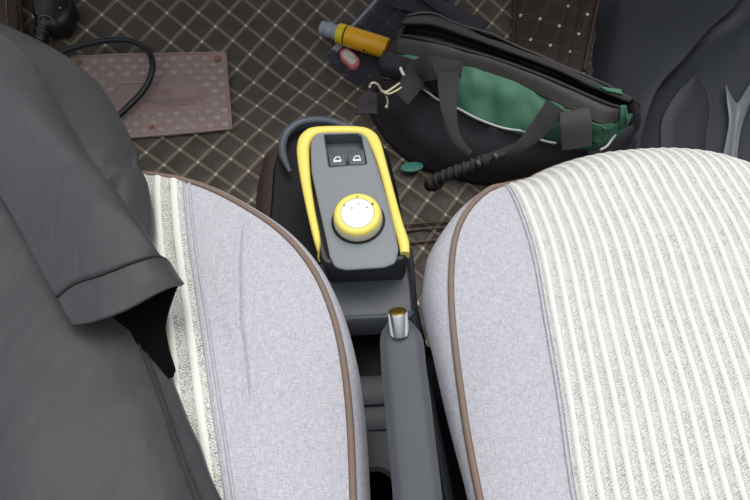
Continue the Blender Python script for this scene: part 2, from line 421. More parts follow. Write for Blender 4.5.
# lattice of its own, straight in plan, from three stitches
q0, qa, qb = atf(521.6, 10.4, .035), atf(559.2, 26.4, .045), atf(531.2, 37.3, .04)
e0 = V(((qa-q0).x/2, (qa-q0).y/2)); q1 = atf(540.3, 18, .04); e1 = V(((qb-q1).x, (qb-q1).y))
det = e0.x*e1.y-e0.y*e1.x
def lat2(p):
    dx, dy = p.x-q0.x, p.y-q0.y
    return ((dx*e1.y-dy*e1.x)/det, (e0.x*dy-e0.y*dx)/det)
geo = gridgeo(PG, .008); K = len(geo[0])
pm = tag(obj('side_mat_panel', geo, 'quilt2', None, 0, uv=[lat2(p) for p in geo[0]]), 'dark brown quilted side mat panel rising beside the kick panel, beyond the tool bag', 'floor mat')
for j in (2, 3): pass
cols = list(zip(*PG)); nC = len(cols)
for fr_, r_ in ((.02, .0035), (.60, .002), (.70, .002), (.985, .005)):
    obj('welt_seam', tube([p+V((0, 0, .003)) for p in cols[int(fr_*(nC-1))][::4]], r_, 6, 2), 'leather', pm)
# flap of the mat at the left, raised
fl = [[(-40, -30), (-12, -30), (10, -28), (19, -26)], [(-40, 8), (-12, 8), (12, 8), (22, 8)], [(-40, 40), (-10, 40), (14, 38), (25, 36)], [(-40, 75), (-10, 75), (16, 72), (30, 70)]]
hh = [.05, .06, .055, .03]
FG = upsample([[atf(x, y, hh[k]) for k, (x, y) in enumerate(r)] for r in fl], 8)
flp = tag(obj('mat_flap', gridgeo(FG, .012, lambda p: .002*noise.noise(p*25)), 'leather'), 'brown leatherette mat flap with stitched edge at the footwell corner', 'floor mat')
cols = list(zip(*FG))
for fr_ in (.62, .93):
    st = []; c = cols[int(fr_*(len(cols)-1))]
    for k in range(0, len(c)-1):
        a, b = c[k], c[k+1]; 
        for s_ in (0, .5): st.append(tube([a+(b-a)*(s_+.05)+V((0, 0, .003)), a+(b-a)*(s_+.38)+V((0, 0, .003))], .0012, 5, 1))
    obj('stitching', merge(*st), 'thread', flp, label='tan thread stitching')
# ------------------------------------------------------------------ kick panel and door
kp = []
for (x0, y0), (x1, y1), zf in (((614, -50), (778, -62), .27), ((600, 0), (737, 2), .20), ((592, 50), (706, 32), .15), ((590, 100), (683, 59), .115), ((593, 150), (656, 91), .085), ((600, 190), (640, 146), .065), ((604, 260), (632, 230), .06)):
    A0, A1 = atf(x0, y0, 0), at(x1, y1, zf)
    kp.append([A0, A0.lerp(A1, .3)+V((0, 0, .012)), A0.lerp(A1, .65)+V((0, 0, .012)), A1])
KG = upsample(kp, 8)
obj('wall_right', gridgeo(KG, .008), 'door')['kind'] = 'structure'
edge = [r[-1] for r in kp]
dp = []
for e_, (dx, dy) in zip(edge, ((60, 0), (62, 4), (64, 20), (66, 34), (72, 44), (76, 40), (80, 20))):
    x, y = px_of(e_); z = e_.z
    q = [e_+V((-.03, 0, -.05)), e_+V((.004, 0, -.03)), at(x+dx*.3+2, y+dy*.3, z-.004), at(x+dx*.5+4, y+dy*.5, z+.008), at(x+dx+12, y+dy, z+.035), at(x+dx*2.0+20, y+dy, z+.10)]
    q.append(q[-1]+V((.06, 0, .16))); q.append(q[-1]+V((.03, 0, .35))); dp.append(q)
DG = upsample(dp, 8)
DPX = [(px_of(p), p.z) for r_ in DG for p in r_]
def door_z(x, y):
    l = sorted(((a-x)**2+(b-y)**2+.01, z) for (a, b), z in DPX)[:6]; w = sum(1/d for d, _ in l)
    return sum(z/d for d, z in l)/w
def door_at(x, y, h=0): return at(x, y, door_z(x, y)+h)
dr = obj('door_1', gridgeo(DG, .01), 'door'); dr['kind'] = 'structure'
# raised speaker grille outline + its face
arch = [(661, 165), (660, 132), (663, 115), (677, 91), (690, 78), (698, 71), (706, 82), (711, 96), (712, 112), (709, 130), (706, 165)]
arch3 = [door_at(x, y, .004) for x, y in arch]
arch3 = [V(p) for p in spline(arch3, 4)]; cen = door_at(688, 125, .004)
obj('speaker_grille', loft([[p+V((0, 0, -.03)) for p in arch3], [p+V((0, 0, -.003)) for p in arch3], [p+(cen-p)*.04 for p in arch3], [p+(cen-p)*.09+V((0, 0, -.003)) for p in arch3], [p+(cen-p)*.6+V((0, 0, -.004)) for p in arch3]]), 'door2', dr, 0)
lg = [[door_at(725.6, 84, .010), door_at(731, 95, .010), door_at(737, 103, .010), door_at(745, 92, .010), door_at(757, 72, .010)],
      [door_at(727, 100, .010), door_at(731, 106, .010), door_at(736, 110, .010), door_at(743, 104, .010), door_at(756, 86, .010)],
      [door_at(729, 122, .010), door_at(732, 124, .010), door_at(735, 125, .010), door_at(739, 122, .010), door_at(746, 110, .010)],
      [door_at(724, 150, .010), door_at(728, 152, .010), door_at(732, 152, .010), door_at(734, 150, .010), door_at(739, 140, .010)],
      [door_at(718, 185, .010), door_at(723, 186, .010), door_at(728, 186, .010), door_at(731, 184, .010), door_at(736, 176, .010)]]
obj('door_reflection_strip', gridgeo(upsample(lg, 5), .006), 'doorshine', dr, 30, label='lighter grey strip painted as a reflection')  # pale strip puts a reflection on the door into colour
dbp = [V((x, y, z)) for x, y, z in ()]
def sect(x): return [V((x, y, z)) for y, z in ((1.06, .68), (1.04, .74), (1.07, .82), (1.15, .88), (1.3, .90), (1.6, .92), (1.8, .84), (1.8, .66), (1.50, .64), (1.2, .65))]
ds = thing('shade_dashboard', 'unseen dark grey dash slab added to shade the footwell', 'shade_dashboard', (0, 1.1, .57))  # out of view, added to keep sky light off the footwell
obj('shade_dashboard_body', loft([sect(x) for x in (-1.15, -.6, 0, .5, 1.0)]), 'dark', ds, 50)
# ------------------------------------------------------------------ seats
class Seat:
    def __init__(s, loop, c, zp, dome, grooves=(), front=0):
        s.front = front
        s.L = spline([V((x, y, 0)) for x, y in loop], 10, True); s.c = V((c[0], c[1], 0)); s.zp = zp; s.dome = dome; s.gr = grooves
        N = 720; s.tab = [0]*N
        ang = [(math.atan2(p.y-s.c.y, p.x-s.c.x), (p-s.c).length) for p in s.L]
        ang.sort(); A_ = np.array([a for a, _ in ang]); R_ = np.array([r for _, r in ang])
        th = np.linspace(-math.pi, math.pi, N, endpoint=False); s.tab = np.interp(th, A_, R_, period=2*math.pi); s.N = N
    def rad(s, a):
        k = (a+math.pi)/(2*math.pi)*s.N; i = int(k) % s.N; f = k-int(k)
        return s.tab[i]*(1-f)+s.tab[(i+1) % s.N]*f
    def z(s, x, y):
        dx, dy = x-s.c.x, y-s.c.y; r = math.hypot(dx, dy)/s.rad(math.atan2(dy, dx))
        r = min(r, 1.0); w = s.front*max(0, min(1, (y-.36)/.05))*max(0, min(1, (x-.15)/.06)); z = (s.zp+s.dome*(1-r**3.2))*(1-w)+w*(s.zp-.035+(s.dome+.035)*(1-r**8))
        z += .0022*noise.noise(V((x*9, y*9, s.c.x)))
        for pts, w, d in s.gr:
            m = 9
            for a, b in zip(pts, pts[1:]):
                ab = (b[0]-a[0], b[1]-a[1]); t = max(0, min(1, ((x-a[0])*ab[0]+(y-a[1])*ab[1])/(ab[0]**2+ab[1]**2)))
                m = min(m, math.hypot(x-a[0]-ab[0]*t, y-a[1]-ab[1]*t))
            z += d*math.exp(-(m/w)**2)
        return z
def inner_xy(px, py, z): 
    p = at(px, py, z); return (p.x, p.y)
def build_seat(S, label, side, ins_edge, ins_far, t_y, mtname, nrib, seam_off, sidep):
    root = thing('car_seat', label, 'car seat', (S.c.x, S.c.y, 0), 'front seats')
    nA, nR = 560, 110
    loops = []
    for (r_) in [1-(k/nR)**1.0 for k in range(nR, -1, -1)][::-1] if False else [k/nR for k in range(nR+1)]:
        l = []
        for k in range(nA):
            a = -math.pi+2*math.pi*k/nA; R_ = S.rad(a)*max(r_, .002); x, y = S.c.x+math.cos(a)*R_, S.c.y+math.sin(a)*R_
            l.append(V((x, y, S.z(x, y))))
        loops.append(l)
    top = loops
    obj('cushion_top', loft(top, True, False), 'linen', root, 60)
    rim = loops[-1]
    bol = [[V((p.x, p.y, p.z+dz)) for p, p0 in zip(offset(rim, 1.0), rim) for q_ in [max(0, min(1, (p0.y-.02)/.26)) if S.front else 1] for p in [p0+(p-p0)*(d*(.3+.7*q_)*(1-.6*S.front*max(0, min(1, (p0.y-.32)/.07))) - (.035*(1-q_)*min(1, max(0, (-dz-.02)/.06))))]] for d, dz in sidep]
    obj('cushion_side', loft(bol, False, True), 'linen_side', root, 60)
    base = [[V((p.x, p.y, zz)) for p in offset(rim, d)] for d, zz in ((-.03, sidep[-1][1]+S.zp+.01), (-.035, .12), (-.06, .05), (-.06, -.005))]
    obj('seat_base', loft(base), 'seatbase', root, 40)
    def pipe(d, dz, r_): return tube([V((p.x, p.y, p.z+dz)) for p in offset(rim, d)][::2], r_, 8, 1, closed=True)
    obj('piping', pipe(-.0025, .0012, .0036), 'piping', root, 0, label='taupe brown piping round the cushion edge')
    obj('piping_seam', pipe(-.0058, .0012, .0010), 'pipedark', root, 0)
    # ribbed insert
    E = spline([V((x, y, 0)) for x, y in ins_edge], 12)
    def ex(y):
        for a, b in zip(E, E[1:]):
            if (a.y-y)*(b.y-y) <= 0 and a.y != b.y: return a.x+(b.x-a.x)*(y-a.y)/(b.y-a.y)
        return E[0].x if abs(y-E[0].y) < abs(y-E[-1].y) else E[-1].x
    pitch = (ins_far-ex(.2))/nrib; ns = abs(nrib)*12; nt = 230; vs, fs, uv = [], [], []
    y_b = -.068
    for i in range(ns+1):
        u = i/ns*nrib
        # front limit: where the rib meets the outline
        lo, hi = .2, .6
        for _ in range(20):
            m = (lo+hi)/2; x = ex(m)+pitch*u
            dx, dy = x-S.c.x, m-S.c.y
            if math.hypot(dx, dy) < S.rad(math.atan2(dy, dx))*.995: lo = m
            else: hi = m
        yf = lo; arc = 0
        for j in range(nt+1):
            t = j/nt; y = y_b+(yf-y_b)*t; x = ex(y)+pitch*u
            fr_ = abs((u % 1)-.5); rib = .0032*math.exp(-(fr_/.24)**2)
            endf = min(1, (1-t)*nt/6)
            vs.append(V((x, y, S.z(x, y)+.0012+rib*(.4+.6*endf)))); uv.append((u, y))
    n = nt+1
    fs = [(i*n+j, i*n+j+1, (i+1)*n+j+1, (i+1)*n+j) for i in range(ns) for j in range(nt)]
    obj('ribbed_insert', (vs, fs), mtname, root, 0, uv=uv, label='cream ribbed woven centre panel')
    for off, r_ in seam_off:
        pts = [(ex(y)+off, y) for y in np.linspace(-.04, E_top(S, ex, off), 90)]
        obj('seam', tube([V((x, y, S.z(x, y)+.0006)) for x, y in pts], r_, 6, 1), 'linen', root, 0)
    return root
def E_top(S, ex, off):
    lo, hi = .2, .6
    for _ in range(20):
        m = (lo+hi)/2; dx, dy = ex(m)+off-S.c.x, m-S.c.y
        if math.hypot(dx, dy) < S.rad(math.atan2(dy, dx))*.985: lo = m
        else: hi = m
    return lo
loopR = [(.085, -.05), (.075, .0), (.072, .051), (.070, .123), (.073, .217), (.081, .288), (.098, .347), (.130, .389), (.178, .418), (.241, .448), (.317, .463), (.412, .457), (.480, .43), (.520, .375), (.535, .29), (.545, .2), (.545, .1), (.54, 0), (.53, -.05), (.45, -.075), (.3, -.08), (.15, -.075)]
SR = Seat(loopR, (.31, .17), .380, .026, (), 1)
build_seat(SR, 'light grey cloth seat with cream ribbed panel, bare, beside the handbrake and tool bag', 'r',
    [(.158, -.05), (.158, .042), (.166, .131), (.172, .214), (.178, .305), (.175, .399), (.172, .46)], .47, 0, 'stripe', 22, [(-.003, .0018)],
    [(0, 0), (.007, -.003), (.018, -.012), (.027, -.035), (.029, -.07), (.018, -.13), (-.01, -.19), (-.03, -.21)])
loopL = [(-.05, -.06), (-.042, 0), (-.04, .061), (-.039, .153), (-.046, .229), (-.065, .298), (-.098, .355), (-.147, .404), (-.212, .451), (-.285, .478), (-.36, .487), (-.44, .465), (-.50, .43), (-.54, .36), (-.56, .25), (-.565, .12), (-.56, 0), (-.54, -.06), (-.45, -.085), (-.3, -.09), (-.15, -.085)]
gr = [([inner_xy(*p, .4) for p in ((238, 215), (236, 260), (238, 320), (244, 360), (247, 400))], .0032, -.0045), ([inner_xy(*p, .4) for p in ((243, 225), (246, 270), (248, 330), (252, 380))], .006, .0025),
      ([inner_xy(*p, .4) for p in ((216, 300), (225, 360), (238, 430), (248, 500))], .008, -.0015)]
SL = Seat(loopL, (-.30, .18), .380, .026, gr)
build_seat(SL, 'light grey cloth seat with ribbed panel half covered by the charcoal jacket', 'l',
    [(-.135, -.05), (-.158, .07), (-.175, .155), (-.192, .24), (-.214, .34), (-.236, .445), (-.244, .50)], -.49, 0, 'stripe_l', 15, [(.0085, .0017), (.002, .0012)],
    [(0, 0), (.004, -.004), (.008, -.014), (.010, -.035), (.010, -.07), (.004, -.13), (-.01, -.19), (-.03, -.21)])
# ------------------------------------------------------------------ centre console
cc = thing('center_console', 'dark grey centre console with yellow trimmed shifter pod between the seats', 'console', (-.02, .42, 0))
def P(l, z): return [at(x, y, z) for x, y in l]
basepx = [(262, 262), (270, 200), (272, 165), (280, 137), (296, 121), (318, 116), (345, 120), (372, 128), (388, 148), (398, 190), (409, 250), (413, 316), (340, 316)]
bp = roundpoly([V((p.x, p.y, .225)) for p in P(basepx, .225)], .02, 4)
obj('console_body', prism(bp, [(-.235, .01), (-.1, .006), (-.01, 0), (0, -.006)]), 'black', cc)
# rounded grey rim of the tray in front of the pod
rimpx = [(290, 172), (284, 158), (282, 146), (286, 133), (297, 123.5), (310, 120), (325, 120), (341, 124), (356, 130)]
obj('tray_rim', tube(P(rimpx, .243), [.003, .0065, .0075, .0075, .0075, .007, .0065, .006], 10, 8, flat=.7), 'rimgrey', cc, label='grey curved tray rim')
# pod: dark flank under the yellow ring
pod = [(297.5, 152), (303, 133), (312, 126.5), (338, 125), (366, 126), (379, 136), (389, 168), (408, 236), (409, 252), (402, 270), (396, 292), (333, 294), (322, 268), (316, 246), (302, 195)]
pp = roundpoly([V((p.x, p.y, .327)) for p in P(pod[:9]+[(405, 262)]+[(322, 266)]+pod[13:], .327)], .012, 4)
obj('pod_body', prism(pp, [(-.10, -.004), (-.04, -.003), (-.006, -.0015), (0, -.004), (0, -.009), (-.022, -.010)]), 'dark', cc)
# yellow U trim: loft along path with inner/outer edge
outer = [(319, 256), (313, 238), (306, 208), (300, 178), (296.5, 152), (298, 138), (304, 130), (314, 126), (338, 125), (362, 126), (373, 130), (380, 139), (386, 160), (394, 190), (403, 222), (409, 240), (409.5, 252)]
inner = [(317, 256), (320, 238), (314.5, 208), (310, 178), (308.5, 152), (309, 143), (313, 136), (320, 133), (338, 132), (357, 132.5), (364, 135), (369, 142), (377, 162), (385, 190), (393, 222), (398, 240), (400.5, 252)]
O3, I3 = spline(P(outer, .334), 6), spline(P(inner, .334), 6)
loops = []
for a, b in zip(O3, I3):
    m = (a+b)/2
    loops.append([a+V((0, 0, -.016)), a+V((0, 0, -.003)), a+(b-a)*.12, a+(b-a)*.5+V((0, 0, .0015)), b+(a-b)*.12, b+V((0, 0, -.003)), b+V((0, 0, -.016))])
obj('yellow_trim', loft(loops), 'yellow', cc, 50, label='bright yellow trim hoop')
# grey top panel with a hole for the switch recess
tp = [(312, 152), (312.5, 141), (318, 134), (338, 131.5), (358, 132.5), (366, 138), (376, 166), (386, 200), (393, 226), (397, 250), (394, 262), (384, 266), (346, 268.5), (336, 266), (331, 256), (327, 236), (319, 200), (313, 172)]
tpl = roundpoly(P(tp, .332), .004, 3)
sw = [(324, 135), (361, 134), (367, 164), (329, 167)]
def panel_with_hole(outer, hole, z, th):
    bm = bmesh.new()
    ov = [bm.verts.new((p.x, p.y, z)) for p in outer]; hv = [bm.verts.new((p.x, p.y, z)) for p in hole]
    oe = [bm.edges.new((ov[i], ov[(i+1) % len(ov)])) for i in range(len(ov))]; he = [bm.edges.new((hv[i], hv[(i+1) % len(hv)])) for i in range(len(hv))]
    bmesh.ops.triangle_fill(bm, edges=oe+he, use_beauty=True)
    r = bmesh.ops.extrude_face_region(bm, geom=list(bm.faces))
    for e in r['geom']:
        if isinstance(e, bmesh.types.BMVert): e.co.z -= th
    bm.verts.index_update(); g = ([v.co.copy() for v in bm.verts], [tuple(v.index for v in f.verts) for f in bm.faces]); bm.free(); return g
hole = roundpoly(P(sw, .332), .003, 4)
obj('top_panel', panel_with_hole(tpl, hole, .332, .004), 'grey', cc, 40)
# curved lip round the panel edge + rear lip
lip = tube([p+V((0, 0, -.0015)) for p in tpl], .0022, 6, 1, closed=True)
obj('panel_lip', lip, 'grey', cc, 0)
# recess
rw = loft([[V((p.x, p.y, .3315)) for p in hole], [V((p.x, p.y, .331)) for p in offset(hole, -.0012)], [V((p.x, p.y, .312)) for p in offset(hole, -.002)]], False, True)
# remove pod top inside the recess by lowering: pod body stays under .327, recess tray drawn just above it
rw = loft([[V((p.x, p.y, .3325)) for p in offset(hole, .0012)], [V((p.x, p.y, .3325)) for p in hole], [V((p.x, p.y, .329)) for p in offset(hole, -.0004)], [V((p.x, p.y, .314)) for p in offset(hole, -.0015)]], False, True)
obj('switch_recess', rw, 'greyd', cc, 30)
for x0, x1, y0, y1, sk in ((328, 345, 150.5, 165.5, 0), (347.5, 364.5, 149.5, 164.5, 0)):
    q = [at(x0-.6, y0, .334), at(x1-.8, y0-.4, .334), at(x1+1.5, y1-.5, .334), at(x0+1.5, y1, .334)]
    rp = roundpoly(q, .0025, 4)
    s_ = obj('window_switch', slab(rp, .019, .002), 'greyd', cc, 40)
    cx, cy = (x0+x1)/2+.8, (y0+y1)/2+1
    def ic(l): return slab([at(cx+a, cy+b, .3345) for a, b in l], .0008, .0001)
    obj('window_icon', merge(ic([(-4, 1.2), (4, .8), (4.3, 2.6), (-3.8, 3)]), ic([(-4, 1.2), (-2, -2.2), (-1.2, -1.8), (-2.8, 1.4)]), ic([(-2, -2.4), (2.6, -2.8), (2.8, -1.8), (-1.6, -1.4)]), ic([(2.6, -2.6), (4, .9), (3, 1.1), (1.8, -2)])), 'icon', s_, label='pale window symbol')
# rear face and ledge of the console
ledge = roundpoly([V((p.x, p.y, .272)) for p in P([(318, 262), (405, 255), (411, 285), (414, 318), (345, 322), (328, 322)], .272)], .006, 3)
obj('rear_ledge', prism(ledge, [(-.05, 0), (-.004, 0), (0, -.003)]), 'greyd', cc)
obj('ledge_lip', tube(P([(328, 319), (345, 318), (380, 316.5), (408, 314), (413, 312)], .27), .004, 8, 6), 'greyd', cc)
obj('side_rail', tube(P([(409, 250), (411.5, 280), (414, 312), (420, 350), (430, 400), (440, 450), (452, 520)], .262), .0055, 8, 6, flat=1.6), 'dark', cc)
# lower rear tunnel tray with steps
def box_px(l, z, h, m, name, b=.003): return obj(name, slab(P(l, z), h, b), m, cc)
box_px([(345, 312), (418, 308), (428, 350), (424, 377), (352, 380)], .170, .17, 'black', 'tray_floor')
box_px([(350, 376), (428, 372), (436, 402), (352, 406)], .192, .19, 'dark', 'tray_panel')
box_px([(352, 404), (436, 400), (440, 428), (356, 431)], .186, .18, 'dark', 'tray_panel')
box_px([(354, 430), (440, 426), (450, 470), (460, 540), (350, 540)], .182, .17, 'dark', 'tray_panel')
obj('bolt_cover', lathe([(.030, 0), (.030, .003), (.024, .005), (.024, -.001), (.02, -.001)], at(376, 492, .182), n=28), 'black', cc)
# knob
kb = thing('gear_knob', 'round ivory and yellow rotary gear knob with white cap on the pod', 'gear knob', at(357.5, 221, .332))
ax = V((0.01, -.10, 1)).normalized(); kc = at(358.3, 221, .332)
obj('knob_shadow_ring', lathe([(.0355, -.001), (.0355, .0010), (.0335, .0014)], kc), 'black', kb, 30, label='black ring painted as the shadow gap round the knob')  # black disc stands in for the shadow gap under the knob
obj('knob_skirt', lathe([(.0312, .001), (.0322, .004), (.0318, .012), (.0306, .0165)], kc, ax), 'ivory', kb, 50)
ring = obj('knob_ring', lathe([(.0306, .0162), (.0302, .0195), (.0282, .0222), (.0250, .0232), (.0222, .0226), (.0214, .0205)], kc, ax, 40), 'yellow', kb, 50, label='yellow ring')
obj('knob_cap', lathe([(.0212, .0195), (.0212, .0222), (.0200, .0231), (.011, .0238), (.0005, .0240)], kc, ax, 40), 'white', kb, 50, label='white domed cap')
def mk(px_, py_, w, h, m, zz): 
    c = at(px_, py_, zz); return obj('position_mark', slab([c+V((-w, -h, 0)), c+V((w, -h, 0)), c+V((w, h, 0)), c+V((-w, h, 0))], .001, .0001), m, ring)
mk(344.3, 205.3, .0008, .0016, 'mark', .3562); mk(357.2, 196.5, .0016, .0008, 'mark', .3574); mk(372.8, 203.3, .0013, .0013, 'mark', .3570)
for x, y in ((352, 207.5), (358.5, 203.5), (367, 206.5)): mk(x, y, .0012, .001, 'mark2', .3575)
# ------------------------------------------------------------------ handbrake
hb = thing('handbrake_lever', 'grey handbrake lever with chrome release button between the seats', 'handbrake', at(420, 520, .17))
secs = [((400, 324), 15.5, .458), ((400.5, 327.5), 19.5, .462), ((401.5, 334), 22, .466), ((402.5, 346), 22.7, .467), ((404, 365), 23.2, .464), ((408, 400), 24, .458), ((412, 440), 24.6, .452), ((416.5, 480), 25.2, .446), ((420, 520), 26, .440), ((426, 570), 27, .43)]
loops = []
for k, ((x, y), hw, z) in enumerate(secs):
    a, b = at(x-hw, y, z-.006), at(x+hw, y, z-.006); c = (a+b)/2; s = (b-a)/2; up = V((0, 0, 1)); hh_ = .018 if k else .012
    prof = [(-.58, 1.0), (-.3, 1.05), (0, 1.07), (.3, 1.05), (.58, 1.0), (.72, .9), (.82, .62), (.95, .1), (1.0, -.4), (.97, -1.2), (.7, -1.8), (0, -2.0), (-.7, -1.8), (-.97, -1.2), (-1.0, -.4), (-.95, .1), (-.82, .62), (-.72, .9)]
    loops.append([c+s*p+up*(q-.62)*hh_*.8 for p, q in prof])
n_ = len(prof)
cn = sum(loops[0], V((0, 0, 0)))/n_
nose = [[cn*(1-f)+p*f+V((0, d, -.001)) for p in loops[0]] for f, d in ((.5, .006), (.82, .0045))]
loops = nose+loops
T = list(map(list, zip(*loops))); T = [spline(r, 5) for r in T]; L2 = list(map(list, zip(*T)))
obj('lever_grip', loft(L2), 'rubber', hb, 75)
b0, b1 = at(399.5, 333, .468), at(397.5, 311.5, .486)
BL = (b1-b0).length
obj('release_button', lathe([(.0088, 0), (.0088, BL*.93), (.0082, BL)], b0, (b1-b0), 28), 'chrome', hb, 40, label='chrome release button')
obj('button_end', lathe([(.0068, BL-.001), (.0064, BL+.0012), (.001, BL+.0016)], b0, (b1-b0), 20), 'brass', hb, 40, label='brass coloured button end')
obj('lever_shaft', tube([at(424, 560, .41), at(424, 600, .30), at(424, 620, .16)], .012, 10), 'black', hb)
# ------------------------------------------------------------------ jacket
jk = thing('jacket', 'charcoal grey jacket draped over the seat with its sleeve on top', 'jacket', (-.35, .3, .41))
R_ = [ [(-140, -20), (-80, -10), (-30, 5), (5, 24), (34, 38), (50, 46)],
       [(-140, 45), (-80, 48), (-10, 55), (40, 62), (75, 68), (96, 82)],
       [(-140, 100), (-80, 100), (10, 100), (60, 105), (98, 110), (127, 130)],
       [(-140, 165), (-80, 165), (10, 160), (75, 160), (118, 160), (143, 172)],
       [(-140, 235), (-80, 230), (10, 225), (75, 225), (120, 225), (148, 232)],
       [(-140, 300), (-80, 295), (10, 290), (65, 288), (105, 288), (132, 290)],
       [(-140, 360), (-80, 355), (15, 350), (70, 345), (115, 340), (153, 337)],
       [(-140, 420), (-80, 420), (20, 415), (80, 408), (135, 400), (176, 394)],
       [(-140, 480), (-80, 480), (25, 478), (90, 472), (150, 462), (200, 452)],
       [(-140, 560), (-80, 560), (30, 560), (100, 555), (175, 545), (236, 535)]]
Z_ = [[.30, .32, .33, .33, .32, .30], [.38, .39, .39, .39, .37, .35], [.43, .44, .44, .44, .42, .40], [.45, .46, .46, .46, .45, .425], [.45, .46, .46, .46, .45, .428],
      [.45, .46, .46, .455, .44, .425], [.45, .465, .47, .46, .445, .424], [.45, .465, .475, .465, .45, .424], [.45, .465, .475, .468, .452, .424], [.45, .465, .475, .468, .452, .424]]
JG = [[at(x, y, Z_[i][j]) for j, (x, y) in enumerate(r)] for i, r in enumerate(R_)]
JG = upsample(JG, 9)
FOLD = [at(x, y, .43) for x, y in ((110, 198), (117, 186), (124, 172), (129, 163))]
def wr_body(p):
    m = min((V((p.x, p.y))-V((q.x, q.y))).length for q in spline(FOLD, 4)) if -.45 < p.x < -.2 and .33 < p.y < .6 else 9
    return wr0(p)-.013*math.exp(-(m/.012)**2)
def wr0(p):
    n = noise.noise(p*5.5)*.006+noise.noise(p*13+V((3, 1, 0)))*.003+abs(noise.noise(V((p.x*9+p.y*4, p.y*3-p.x*2, 5))))*.008-abs(noise.noise(V((p.x*22-p.y*9, p.y*7, 2))))*.003
    return n
# turned-down edge on the right and front
for r in JG:
    e_, f_ = r[-1], r[-2]; t = (e_-f_); t.z = 0; t = t.normalized() if t.length else V((1, 0, 0))
    r.append(e_+t*-.0005+V((0, 0, -.010))); r.append(e_-t*.014+V((0, 0, -.016)))
obj('jacket_body', gridgeo(JG, .004, wr_body), 'jacket', jk, 0)
# front hang: body skirt on the footwell side follows the top row; seam lines
seam = [(104, 372), (122, 395), (140, 425), (158, 460), (172, 495)]
cols_ = list(zip(*JG))
nc = len(cols_)-2
def body_line(f, a, b, h):
    c = cols_[int(f*(nc-1))]; n = len(c); out = []
    for k in range(int(a*n), int(b*n), 2): out.append(c[k]+V((0, 0, h+wr_body(c[k]))))
    return out
for f in (.955, .925):
    obj('seam', tube(body_line(f, .60, .99, .0008), .0011, 5, 2), 'seam', jk, 0)
# sleeve lying on top
sl = [ [(-90, 40), (-60, 20), (-20, 20), (25, 50), (48, 88), (45, 105)],
       [(-60, 90), (-50, 62), (0, 70), (50, 100), (82, 138), (84, 152)],
       [(-28, 150), (-22, 120), (30, 120), (75, 145), (112, 186), (115, 194)],
       [(6, 205), (18, 175), (60, 170), (102, 190), (138, 222), (142, 232)],
       [(34, 255), (50, 228), (88, 216), (125, 222), (152, 244), (158, 258)],
       [(58, 298), (75, 284), (106, 274), (138, 262), (158, 257), (170, 262)] ]
zs = [[.462, .470, .470, .462, .450, .430]]+[[.472, .482, .486, .474, .452, .432]]+[[.476, .488, .498, .492, .480, .455]]+[[.476, .490, .50, .496, .484, .458]]+[[.476, .489, .499, .496, .484, .458]]+[[.476, .486, .493, .491, .480, .460]]
SG = [[at(x, y, zs[i][j]) for j, (x, y) in enumerate(r)] for i, r in enumerate(sl)]
SGu = upsample(SG, 10)
wr_s = lambda p: noise.noise(p*7+V((9, 0, 0)))*.006+noise.noise(V((p.x*16+p.y*10, p.y*5-p.x*4, 3)))*.004+noise.noise(p*24)*.0012
obj('seam', tube([q[0]+V((.0, 0, -.004)) for q in SGu][8:], .0022, 6, 1), 'seam', jk, 0)
slv = obj('sleeve', gridgeo(SGu, .003, wr_s), 'jacket', jk, 0)
cf = [sl[-1], [(66, 313), (84, 303), (114, 293), (146, 281), (168, 274), (177, 275)], [(73.5, 325.5), (92, 322), (122, 311), (152, 296), (176, 285), (184, 284)]]
zc = [[.4785, .4885, .4955, .4935, .4825, .4625], [.477, .486, .491, .489, .478, .460], [.474, .481, .486, .483, .472, .457]]
CG = upsample([[at(x, y, zc[i][j]) for j, (x, y) in enumerate(r)] for i, r in enumerate(cf)], 10)
obj('cuff', gridgeo(CG, .0045, lambda p: wr_s(p)*(.9)), 'jacket', jk, 0, label='plain hemmed cuff band')
obj('cuff_seam', tube([p+V((0, 0, .001+wr_s(p))) for p in CG[0][::3]], .0013, 5, 2), 'seam', jk, 0)
# dark lining inside the open cuff and hanging below
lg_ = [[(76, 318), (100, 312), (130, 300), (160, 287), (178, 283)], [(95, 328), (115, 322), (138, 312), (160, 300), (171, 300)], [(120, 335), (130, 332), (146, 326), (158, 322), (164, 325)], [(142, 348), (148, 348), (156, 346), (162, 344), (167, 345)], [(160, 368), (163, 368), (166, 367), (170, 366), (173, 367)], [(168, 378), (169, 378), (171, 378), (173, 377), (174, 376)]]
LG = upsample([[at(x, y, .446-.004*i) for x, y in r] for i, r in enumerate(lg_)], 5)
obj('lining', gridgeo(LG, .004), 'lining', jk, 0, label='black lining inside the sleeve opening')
# ------------------------------------------------------------------ tool bag
bg = thing('tool_bag', 'black and green nylon tool bag lying on the mat beyond the bare seat', 'tool bag', (.33, .8, 0))
Rb = {
 'R0': ([(366, 108), (392, 149), (428, 171), (480, 184), (545, 182), (592, 178), (622, 168), (634, 150)], [.008]*8),
 'R1': ([(382, 78), (414, 84), (452, 107), (500, 128), (540, 139), (580, 150), (606, 148), (628, 126)], [.11, .13, .13, .13, .125, .12, .12, .11]),
 'R2': ([(392, 52), (428, 59), (463, 66), (500, 77), (540, 95), (583, 116), (606, 124), (630, 112)], [.15, .19, .195, .195, .19, .19, .18, .15]),
 'R3': ([(397, 36), (430, 42), (463, 51), (506, 64), (551, 81), (592, 99), (616, 108), (630, 108)], [.17, .21, .215, .215, .21, .205, .195, .16]),
}
def rowp(k): return [at(x, y, z) for (x, y), z in zip(*Rb[k])]
R0, R1, R2, R3 = (rowp(k) for k in ('R0', 'R1', 'R2', 'R3'))
R4 = [at(x, y, .165) for x, y in ((399, 28), (432, 33), (466, 43), (508, 57), (554, 74), (594, 92), (618, 103), (629, 104))]
R5 = [at(x, y, .205) for x, y in ((402, 24), (432, 25), (462, 35), (511, 53), (556, 70), (594, 88), (620, 99), (630, 102))]
